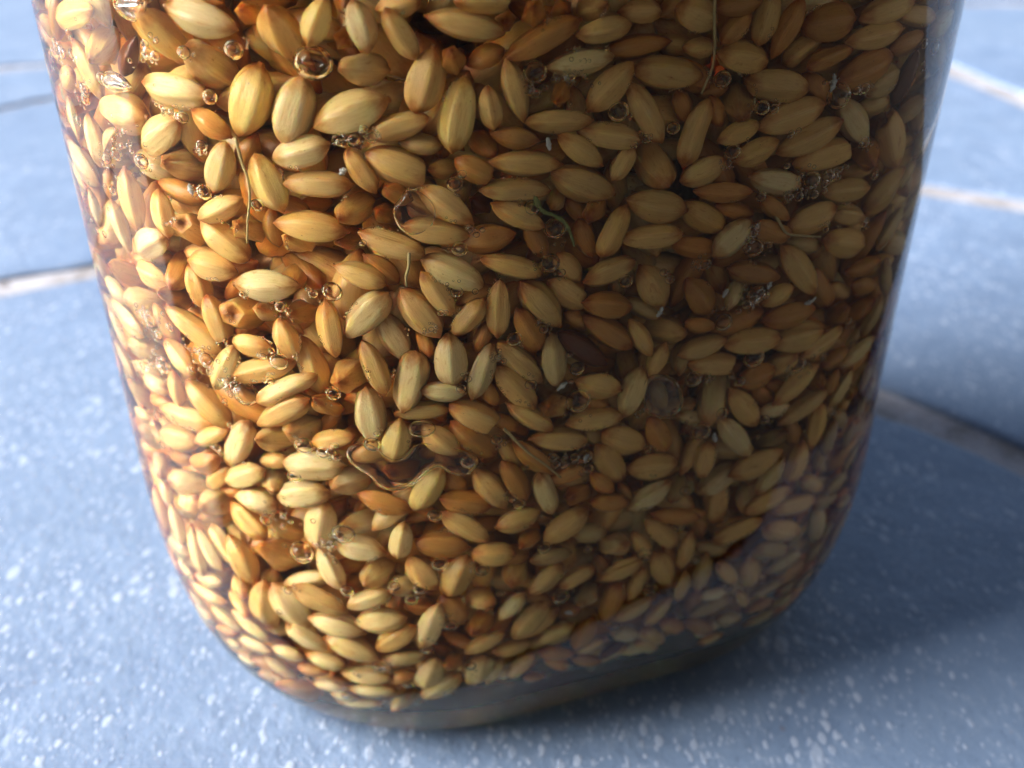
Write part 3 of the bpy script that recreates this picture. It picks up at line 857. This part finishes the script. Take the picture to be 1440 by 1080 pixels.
cxy = np.array([(r['x'], r['y']) for r in rec])
ua = np.array([(math.cos(r['a']), math.sin(r['a'])) for r in rec]); ub = np.stack([-ua[:, 1], ua[:, 0]], 1)
Ls = np.array([r['L'] for r in rec]); Ws = np.array([r['W'] for r in rec])
P0, N0, D0, ok0 = look_in(cxy)
ends = [look_in(cxy + s * v * (0.3 * m)[:, None]) for v, m in ((ua, Ls), (ub, Ws)) for s in (-1, 1)]
grains = []
for i, r in enumerate(rec):
    if not ok0[i]:
        continue
    n = N0[i]
    dd = np.linalg.norm(P0[i] - CAMP)
    px = dd / F_PX
    def span(k, w):
        a, b = ends[k], ends[k + 1]
        if a[3][i] and b[3][i]:
            return (b[0][i] - a[0][i]) / 0.6
        g = a if a[3][i] else b
        s = -1 if a[3][i] else 1
        return (g[0][i] - P0[i]) * s / 0.3 if g[3][i] else None
    e = span(0, r['L']); w = span(2, r['W'])
    if e is None or w is None:
        continue
    e = e - n * (e @ n)
    Lm, Wm = np.linalg.norm(e), np.linalg.norm(w - n * (w @ n))
    flat_l, flat_w = r['L'] * px, r['W'] * px
    Wt = min(Wm, flat_w * 1.25)
    Lt = min(Lm, flat_l * 1.45, 9.5)
    Wt = min(max(Wt, 1.9), 4.6)
    ax = e / (Lm + 1e-9)
    tilt = 0.0
    if Lt < 1.5 * Wt:
        Lf = 1.85 * Wt
        q = (Lt * Lt - Wt * Wt) / (Lf * Lf - Wt * Wt)
        tilt = math.acos(math.sqrt(min(1, max(0.04, q))))
        Lt = Lf
        ax = ax * math.cos(tilt) + n * math.sin(tilt) * (1 if rng.random() < 0.75 else -1)
    elif Lt > 2.9 * Wt:
        Wt = Lt / 2.9
    ax = ax + n * rng.uniform(-0.10, 0.10); ax /= np.linalg.norm(ax)
    if rng.random() < 0.5:
        ax = -ax
    a, b = Lt / 2 * 1.02, Wt / 2 * 0.91
    r.update(P0=P0[i], D=D0[i], N=n, ax=ax, hl=a, hw=b, ht=b * rng.uniform(0.80, 0.95), tilt=tilt, px=px)
    grains.append(r)
grains.sort(key=lambda r: (r['deep'], -r['L'] * r['W']))
for r in grains:
    a, b = r['hl'], r['hw']
    sup = math.sqrt((a * 0.92 * (r['ax'] @ r['N'])) ** 2 + r['ht'] ** 2) + 0.12 + 0.02 * a * a / 3
    dmin = sup + (1.4 if r['deep'] else 0.0)
    q, P = settle(r['P0'], r['D'], r['N'], r['ax'], a, b * 0.92, dmin, dmin + 8.0, 0.3, 0.34)
    r['P'] = P
    heap.add(P + r['ax'] * (US * a)[:, None], RHO * b * 0.92)


def frame_of(ax, n, flip=0.0):
    x = ax / np.linalg.norm(ax)
    z = n - x * (n @ x); z /= np.linalg.norm(z)
    y = np.cross(z, x)
    c, s = math.cos(flip), math.sin(flip)
    return np.stack([x, y * c + z * s, -y * s + z * c], 1)


# the rest of the heap: behind and between those, round the sides and at the back
fill = []
def filler(P, n, dmin, dmax, tol):
    Lt = rng.gauss(6.9, 0.75); Wt = Lt * rng.uniform(0.38, 0.49)
    t = np.cross(n, np.array([0, 0, 1.0])); t = t / (np.linalg.norm(t) + 1e-9) if np.linalg.norm(t) > 0.05 else np.array([1.0, 0, 0])
    bt = np.cross(n, t)
    an = rng.gauss(0, 0.9) if rng.random() < 0.6 else rng.uniform(0, math.pi)
    ax = t * math.cos(an) + bt * math.sin(an) + n * rng.gauss(0, 0.22)
    ax /= np.linalg.norm(ax)
    a, b = Lt / 2, Wt / 2
    sup = math.sqrt((a * 0.9 * (ax @ n)) ** 2 + (b * 0.88) ** 2) + 0.15
    q, Q = settle(P, n, n, ax, a, b * 0.92, sup + dmin, sup + dmax, 0.5, tol)
    if q > tol + 0.25:
        return
    heap.add(Q + ax * (US * a)[:, None], RHO * b * 0.92)
    fill.append((Q, ax, n, a, b, b * rng.uniform(0.8, 0.95), rng.choices('pgomo', (3, 5, 4, 1, 1))[0]))


def wall_points(n):
    an = nrng.uniform(0, 2 * math.pi, n); z = nrng.uniform(FLOOR + 1.2, 138, n)
    lo, hi = np.zeros(n), np.full(n, 80.0)
    d = np.stack([np.cos(an), np.sin(an), np.zeros(n)], 1)
    base = np.stack([np.zeros(n), np.full(n, TY), z], 1)
    for _ in range(22):
        mid = (lo + hi) / 2
        f = field(base + d * mid[:, None], True)
        lo = np.where(f < 0, mid, lo); hi = np.where(f < 0, hi, mid)
    P = base + d * lo[:, None]
    return P, -gradient(P, True)


WP, WN = wall_points(5200)
cp, sp = math.cos(PITCH), math.sin(PITCH)
rel = WP - CAMP
zc = rel @ np.array([0, cp, -sp]); ix = 720 + F_PX * rel[:, 0] / zc; iy = 540 - F_PX * (rel @ np.array([0, sp, cp])) / zc
facing = ((CAMP - WP) * -WN).sum(1) > 0
for i in range(len(WP)):
    seen = facing[i] and -20 < iy[i] < 1100
    if seen:
        filler(WP[i], WN[i], 1.2 if rng.random() < 0.5 else 3.0, 11.0, 0.28)
    elif i % 2 == 0:
        filler(WP[i], WN[i], 0.0, 6.0, 0.3)
for _ in range(260):                                             # a bed of them on the glass floor
    h = SIDE / 2 - 14
    P = to_world(np.array([rng.uniform(-h, h), rng.uniform(-h, h), FLOOR + 1.4]))
    filler(P, np.array([0, 0, 1.0]), 0.0, 5.0, 0.3)

core = []                                                        # and the rest of the heap further in, out of touch of the glass
while len(core) < 9000:
    Q = to_world(nrng.uniform([-44, -44, FLOOR + 4], [44, 44, 137], (4000, 3)))
    f = field(Q, True)
    for P in Q[(f < -5.0) & (f > -24)]:
        v = nrng.normal(size=3); v[2] *= 0.6
        Lt = rng.gauss(7.2, 0.7)
        core.append((P, v / np.linalg.norm(v), np.array([0.1, 0.2, 1.0]), Lt / 2, Lt * 0.23, Lt * 0.2, rng.choice('pggo')))
        if len(core) >= 9000:
            break

PROTO = []
for sidx in range(18):
    V, Fc, A, R = grain_mesh(100 + sidx, 19, 20, {11: 'shrunk', 12: 'shrunk', 13: 'split', 14: 'split', 15: 'shrunk', 16: 'shrunk', 17: 'broken'}.get(sidx, ''))
    me = mesh('grain', V, Fc)
    put_attrs(me, A, R, V)
    me.materials.append(M_husk)
    PROTO.append(me)


def vary(col):
    t = np.array(TINT[col]); k = rng.gauss(1.0, 0.10); w = max(-0.015, rng.gauss(0.02, 0.04))
    t = t * k * np.array([1 + w * 0.4, 1, 1 - w * 1.5])
    return t * min(1.0, 0.86 / t.max())


singles = [r for r in grains if not r['deep']]
singles = sorted(singles, key=lambda r: -r['L'] * r['W'])[:300]
for r in singles:
    r['single'] = True
rest = [(r['P'], r['ax'], r['N'], r['hl'], r['hw'], r['ht'], r['col']) for r in grains if not r.get('single')]

ROWS = ((190, 'at the top'), (400, 'high up'), (620, 'at mid height'), (810, 'low down'), (2000, 'near the base'))
COLS = ((0.20, 'bright edge'), (0.42, 'bright half'), (0.60, 'middle'), (0.80, 'shaded half'), (9, 'shaded edge'))


def where(x, y):
    l, rr = 45 + 0.2375 * y, 1361 - 0.222 * y
    f = (x - l) / (rr - l)
    return next(w for k, w in COLS if f < k), next(w for k, w in ROWS if y < k)


def slant(r):
    d = math.degrees(r['a'])
    if r['tilt'] > 0.75:
        return 'seen end on'
    if abs(d) < 13:
        return 'lying level'
    if abs(d) > 74:
        return 'standing upright'
    return ('steeply ' if abs(d) > 45 else '') + ('sloping down rightwards' if d > 0 else 'sloping down leftwards')


NTH = ['topmost', 'second', 'third', 'fourth', 'fifth', 'sixth', 'seventh', 'eighth', 'ninth', 'tenth', 'eleventh', 'twelfth']
def settle_labels(items):
    """items: [obj, words, y]; those that read alike are told apart by their order from the top"""
    by = {}
    for it in items:
        by.setdefault(it[1], []).append(it)
    for k, v in by.items():
        v.sort(key=lambda it: it[2])
        for n, it in enumerate(v):
            it[0]['label'] = k if len(v) == 1 else '%s, %s of %s' % (k, NTH[n] if n < len(v) - 1 or n > 11 else 'lowest', ('two', 'three', 'four', 'five', 'six', 'seven', 'eight', 'nine', 'ten', 'eleven', 'twelve')[len(v) - 2])


labels = []
for k, r in enumerate(singles):
    o = bpy.data.objects.new('grain', PROTO[(7 * k + k // 18) % 18])
    C.objects.link(o)
    M = frame_of(r['ax'], -r['N'], rng.uniform(-0.5, 0.5) + (math.pi if rng.random() < 0.5 else 0))
    M = Matrix([[M[i][0] * r['hl'] * K, M[i][1] * r['hw'] * K, M[i][2] * r['ht'] * K, r['P'][i] * K] for i in range(3)] + [[0, 0, 0, 1]])
    o.matrix_world = M
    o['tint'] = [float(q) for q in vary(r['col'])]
    tag(o, None, 'grain', 'soaked grains packed in the jar')
    c, w = where(r['x'], r['y'])
    shape = 'slender ' if r['L'] / r['W'] > 2.5 else 'plump ' if r['L'] / r['W'] < 1.75 and r['tilt'] < 0.75 else ''
    labels.append([o, '%s%s grain %s, %s, %s' % (shape, WORD[r['col']], slant(r), c, w), r['y']])
    r['obj'] = o
settle_labels(labels)


def heap_object(items, low):
    base = [grain_mesh(300 + i, 9, 10) for i in range(8)]
    coarse = [grain_mesh(320 + i, 7, 7) for i in range(5)]
    VV, FF, AA, RR, LL, TT = [], [], [], [], [], []
    off = 0
    for i, (P, ax, n, a, b, c, col) in enumerate(items + low):
        V, Fc, A, R = base[rng.randrange(8)] if i < len(items) else coarse[rng.randrange(5)]
        M = frame_of(ax, -n, rng.uniform(0, 6.28))
        w = (V * np.array([a, b, c])) @ M.T + P
        VV.append(w * K); AA.append(A); RR.append(R); LL.append(V + nrng.uniform(0, 40, 3))
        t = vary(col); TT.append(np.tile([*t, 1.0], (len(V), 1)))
        FF += [tuple(i + off for i in f) for f in Fc]; off += len(V)
    me = mesh('soaked_grains', np.concatenate(VV), FF)
    put_attrs(me, np.concatenate(AA), np.concatenate(RR), np.concatenate(LL), np.concatenate(TT))
    o = link('soaked_grains', me, M_husk_many)
    tag(o, 'mass of soaked tan grain filling the jar behind the front kernels', 'grains', 'soaked grains packed in the jar', 'stuff')


heap_object(rest + fill, core)

# ---------------------------------------------------------------- air in the liquid
def ball(nr=14, ns=20):
    V, Fc = [(0, 0, -1.0)], []
    for i in range(1, nr):
        t = -math.pi / 2 + math.pi * i / nr
        V += [(math.cos(t) * math.cos(2 * math.pi * j / ns), math.cos(t) * math.sin(2 * math.pi * j / ns), math.sin(t)) for j in range(ns)]
    V.append((0, 0, 1.0))
    for j in range(ns):
        k = (j + 1) % ns
        Fc.append((0, 1 + k, 1 + j))
        for i in range(nr - 2):
            a, b = 1 + i * ns, 1 + (i + 1) * ns
            Fc.append((a + j, a + k, b + k, b + j))
        Fc.append((len(V) - 1, 1 + (nr - 2) * ns + j, 1 + (nr - 2) * ns + k))
    return mesh('air_bubble', V, Fc)


BALL = ball()
BALL2 = ball(6, 8)
BALL.materials.append(M_bubble)
labels = []
for P, n, r, b in bubbles:
    o = bpy.data.objects.new('air_bubble', BALL)
    C.objects.link(o)
    t = np.cross(n, np.array([0.1, 0.2, 1.0])); t /= np.linalg.norm(t)
    M = frame_of(t, n, rng.uniform(0, 0.4))
    s = (r * rng.uniform(0.97, 1.08), r * rng.uniform(0.93, 1.02), r * 0.84)
    o.matrix_world = Matrix([[M[i][0] * s[0] * K, M[i][1] * s[1] * K, M[i][2] * s[2] * K, P[i] * K] for i in range(3)] + [[0, 0, 0, 1]])
    tag(o, None, 'bubble', 'air bubbles clinging inside the glass')
    c, w = where(b[0], b[1])
    size = 'large' if b[2] > 13 else 'medium' if b[2] > 8.5 else 'small' if b[2] > 5.5 else 'tiny'
    mates = sum(1 for q in bub if 0 < math.hypot(q[0] - b[0], q[1] - b[1]) < q[2] + b[2] + 4)
    g = min(singles, key=lambda r: math.hypot(r['x'] - b[0], r['y'] - b[1]))
    labels.append([o, '%s %s bubble on %s grain, %s, %s' % (size, 'lone' if mates == 0 else 'paired' if mates == 1 else 'clustered', WORD[g['col']].split()[-1], c, w), b[1]])
settle_labels(labels)


def froth():
    """specks of gas strung along the seams between kernels and round the bigger bubbles, and the silvery froth on the bright side"""
    px = []
    for b in bub:
        if rng.random() < 0.6:
            a0 = rng.uniform(0, 6.28)
            for k in range(rng.randrange(2, 9)):
                a0 += rng.uniform(0.2, 0.7); d = b[2] * rng.uniform(1.05, 1.5) + 2
                px.append((b[0] + d * math.cos(a0), b[1] + d * math.sin(a0), rng.uniform(1.1, 3.0)))
    for r in rng.sample(singles, 160):
        c, s = math.cos(r['a']), math.sin(r['a'])
        sd_, t0 = rng.choice((-1, 1)), rng.uniform(-0.4, 0.2)
        for k in range(rng.randrange(2, 10)):
            t = t0 + k * 0.045 + rng.uniform(-0.02, 0.02)
            w = sd_ * 0.5 * math.sqrt(max(0.0, 1 - 4 * t * t)) * rng.uniform(0.85, 1.08)
            px.append((r['x'] + c * r['L'] * t - s * r['W'] * w, r['y'] + s * r['L'] * t + c * r['W'] * w, rng.uniform(0.9, 2.4)))
    for x, y, n, sp in ((80, 75, 30, 16), (160, 205, 26, 20), (125, 280, 26, 14), (210, 75, 16, 14), (205, 465, 22, 14), (290, 515, 26, 18), (315, 535, 22, 12), (225, 520, 14, 12), (395, 735, 20, 14), (465, 765, 20, 12), (820, 95, 20, 16)):
        for _ in range(n):
            px.append((x + rng.gauss(0, sp), y + rng.gauss(0, sp * 1.3), rng.uniform(1.2, 4.2)))
    P, n, D, ok = look_in([q[:2] for q in px])
    small = [q.co.copy() for q in BALL2.vertices]; sf = [tuple(f.vertices) for f in BALL2.polygons]
    B = np.array(small); VV, FF = [], []
    for i, q in enumerate(px):
        if ok[i] and P[i][2] < LEVEL - 3:
            r = q[2] * np.linalg.norm(P[i] - CAMP) / F_PX
            FF += [tuple(j + len(VV) * len(B) for j in f) for f in sf]
            VV.append((B * r + P[i] + n[i] * (r + 0.10)) * K)
    tag(link('tiny_bubbles', mesh('tiny_bubbles', np.concatenate(VV), FF), M_bubble), 'fine froth of tiny gas bubbles clinging to the grains just inside the glass', 'froth', None, 'stuff')


def pocket(v, txt, label):
    pts = [parse(v, None, [float(q) for q in e.split()]) for e in txt.split(';')]
    # round the outline
    for _ in range(2):
        pts = [q for i in range(len(pts)) for q in ((0.75 * pts[i][0] + 0.25 * pts[(i + 1) % len(pts)][0], 0.75 * pts[i][1] + 0.25 * pts[(i + 1) % len(pts)][1]),
                                                    (0.25 * pts[i][0] + 0.75 * pts[(i + 1) % len(pts)][0], 0.25 * pts[i][1] + 0.75 * pts[(i + 1) % len(pts)][1]))]
    P, n, D, ok = look_in(pts)
    if not ok.all():
        P, n = P[ok], n[ok]
    N = len(P)
    cen = P.mean(0); nc = n.mean(0); nc /= np.linalg.norm(nc)
    nx, ny = np.roll(P, -1, 0), np.roll(P, 1, 0)
    T = nx - ny; T /= np.linalg.norm(T, axis=1, keepdims=True) + 1e-9
    inw = np.cross(n, T)
    if (inw * (cen - P)).sum() < 0:
        inw = -inw
    thick = 0.75
    rows = []
    rim = 0.7
    for k in range(9):
        t = math.pi * k / 8
        ins, dep = rim * (1 - math.sin(t)), thick * (1 - math.cos(t)) / 2 + 0.10
        rows.append(P + inw * ins + n * dep)
    V = np.concatenate(rows) * K
    Fc = []
    for r in range(8):
        for i in range(N):
            a, b = r * N + i, r * N + (i + 1) % N
            Fc.append((a, b, b + N, a + N))
    Fc += [tuple(range(N - 1, -1, -1)), tuple(8 * N + i for i in range(N))]
    me = bpy.data.meshes.new('air_pocket')
    me.from_pydata([tuple(q) for q in V], [], Fc)
    bm = bmesh.new(); bm.from_mesh(me)
    bmesh.ops.triangulate(bm, faces=[f for f in bm.faces if len(f.verts) > 4])
    bmesh.ops.recalc_face_normals(bm, faces=bm.faces); bm.to_mesh(me); bm.free()
    me.shade_smooth()
    tag(link('air_pocket', me, M_bubble), label, 'air pocket', 'air bubbles clinging inside the glass')


froth()
for p in POCKETS:
    pocket(*p)


# ---------------------------------------------------------------- sprouts, rootlets and the green shoot
def tube(name, P, R, mat, parent=None, seg=8):
    P = [np.array(p, float) for p in P]
    V, Fc = [], []
    up = np.array([0.3, -0.8, 0.5])
    for i, p in enumerate(P):
        t = P[min(i + 1, len(P) - 1)] - P[max(i - 1, 0)]; t /= np.linalg.norm(t) + 1e-9
        a = np.cross(t, up); a /= np.linalg.norm(a) + 1e-9; b = np.cross(t, a)
        for j in range(seg):
            w = 2 * math.pi * j / seg
            V.append((p + (a * math.cos(w) + b * math.sin(w)) * R[i]) * K)
    n = len(P)
    for i in range(n - 1):
        for j in range(seg):
            q, r = i * seg + j, i * seg + (j + 1) % seg
            Fc.append((q, r, r + seg, q + seg))
    Fc += [tuple(range(seg - 1, -1, -1)), tuple((n - 1) * seg + j for j in range(seg))]
    return link(name, mesh(name, V, Fc), mat, parent)


def smooth_path(pts, n=4):
    out = []
    for i in range(len(pts) - 1):
        p0, p1, p2, p3 = pts[max(i - 1, 0)], pts[i], pts[i + 1], pts[min(i + 2, len(pts) - 1)]
        for k in range(n):
            t = k / n
            out.append(tuple(0.5 * (2 * b + (c - a) * t + (2 * a - 5 * b + 4 * c - d) * t * t + (3 * b - a - 3 * c + d) * t ** 3) for a, b, c, d in zip(p0, p1, p2, p3)))
    out.append(tuple(pts[-1]))
    return out


def in_jar(v, txt, depth):
    pts = smooth_path([parse(v, None, [float(q) for q in e.split()]) for e in txt.split(';')])
    P, n, D, ok = look_in(pts)
    return (P + n * depth)[ok & (P[:, 2] < LEVEL)]


for v, txt, lab in FIBRES:
    P = in_jar(v, txt, 0.35)
    tag(tube('rootlet', P, [0.15 - 0.06 * i / len(P) for i in range(len(P))], M_fibre), lab, 'rootlet', 'loose rootlets and fibres among the grain')
v, txt = GREEN
P = in_jar(v, txt, 0.5)
tag(tube('green_shoot', P, [0.11 + 0.17 * abs(math.sin(i * 0.55 + 0.3 * math.sin(i * 2.1))) * (1 - i / len(P)) for i in range(len(P))], M_green), 'small curled green shoot among amber grains in the upper middle of the jar', 'shoot')
for v, cx, cy_, L, an in SPROUTS:                                    # white tips breaking from single grains
    x, y, Lp = parse(v, None, [cx, cy_, L])
    g = min(singles, key=lambda r: math.hypot(r['x'] - x, r['y'] - y))
    c, s = math.cos(math.radians(an)), math.sin(math.radians(an))
    k = rng.uniform(-0.2, 0.2)
    pts = [(x + c * Lp * t - s * Lp * k * (1 - 4 * t * t), y + s * Lp * t + c * Lp * k * (1 - 4 * t * t)) for t in (-0.3, -0.15, 0, 0.15, 0.3)]
    P, n, D, ok = look_in(smooth_path(pts, 3))
    P = P + n * 0.55
    px = np.linalg.norm(P[0] - CAMP) / F_PX
    m = len(P)
    o = tube('sprout', P, [max(0.12, 0.26 * rng.uniform(0.6, 1.25) * math.sin(math.pi * (0.12 + 0.8 * i / m))) for i in range(m)], M_sprout)
    o.parent = g['obj']
    bpy.context.view_layer.update()
    o.matrix_parent_inverse = g['obj'].matrix_world.inverted()
    o['label'] = 'white sprout tip'
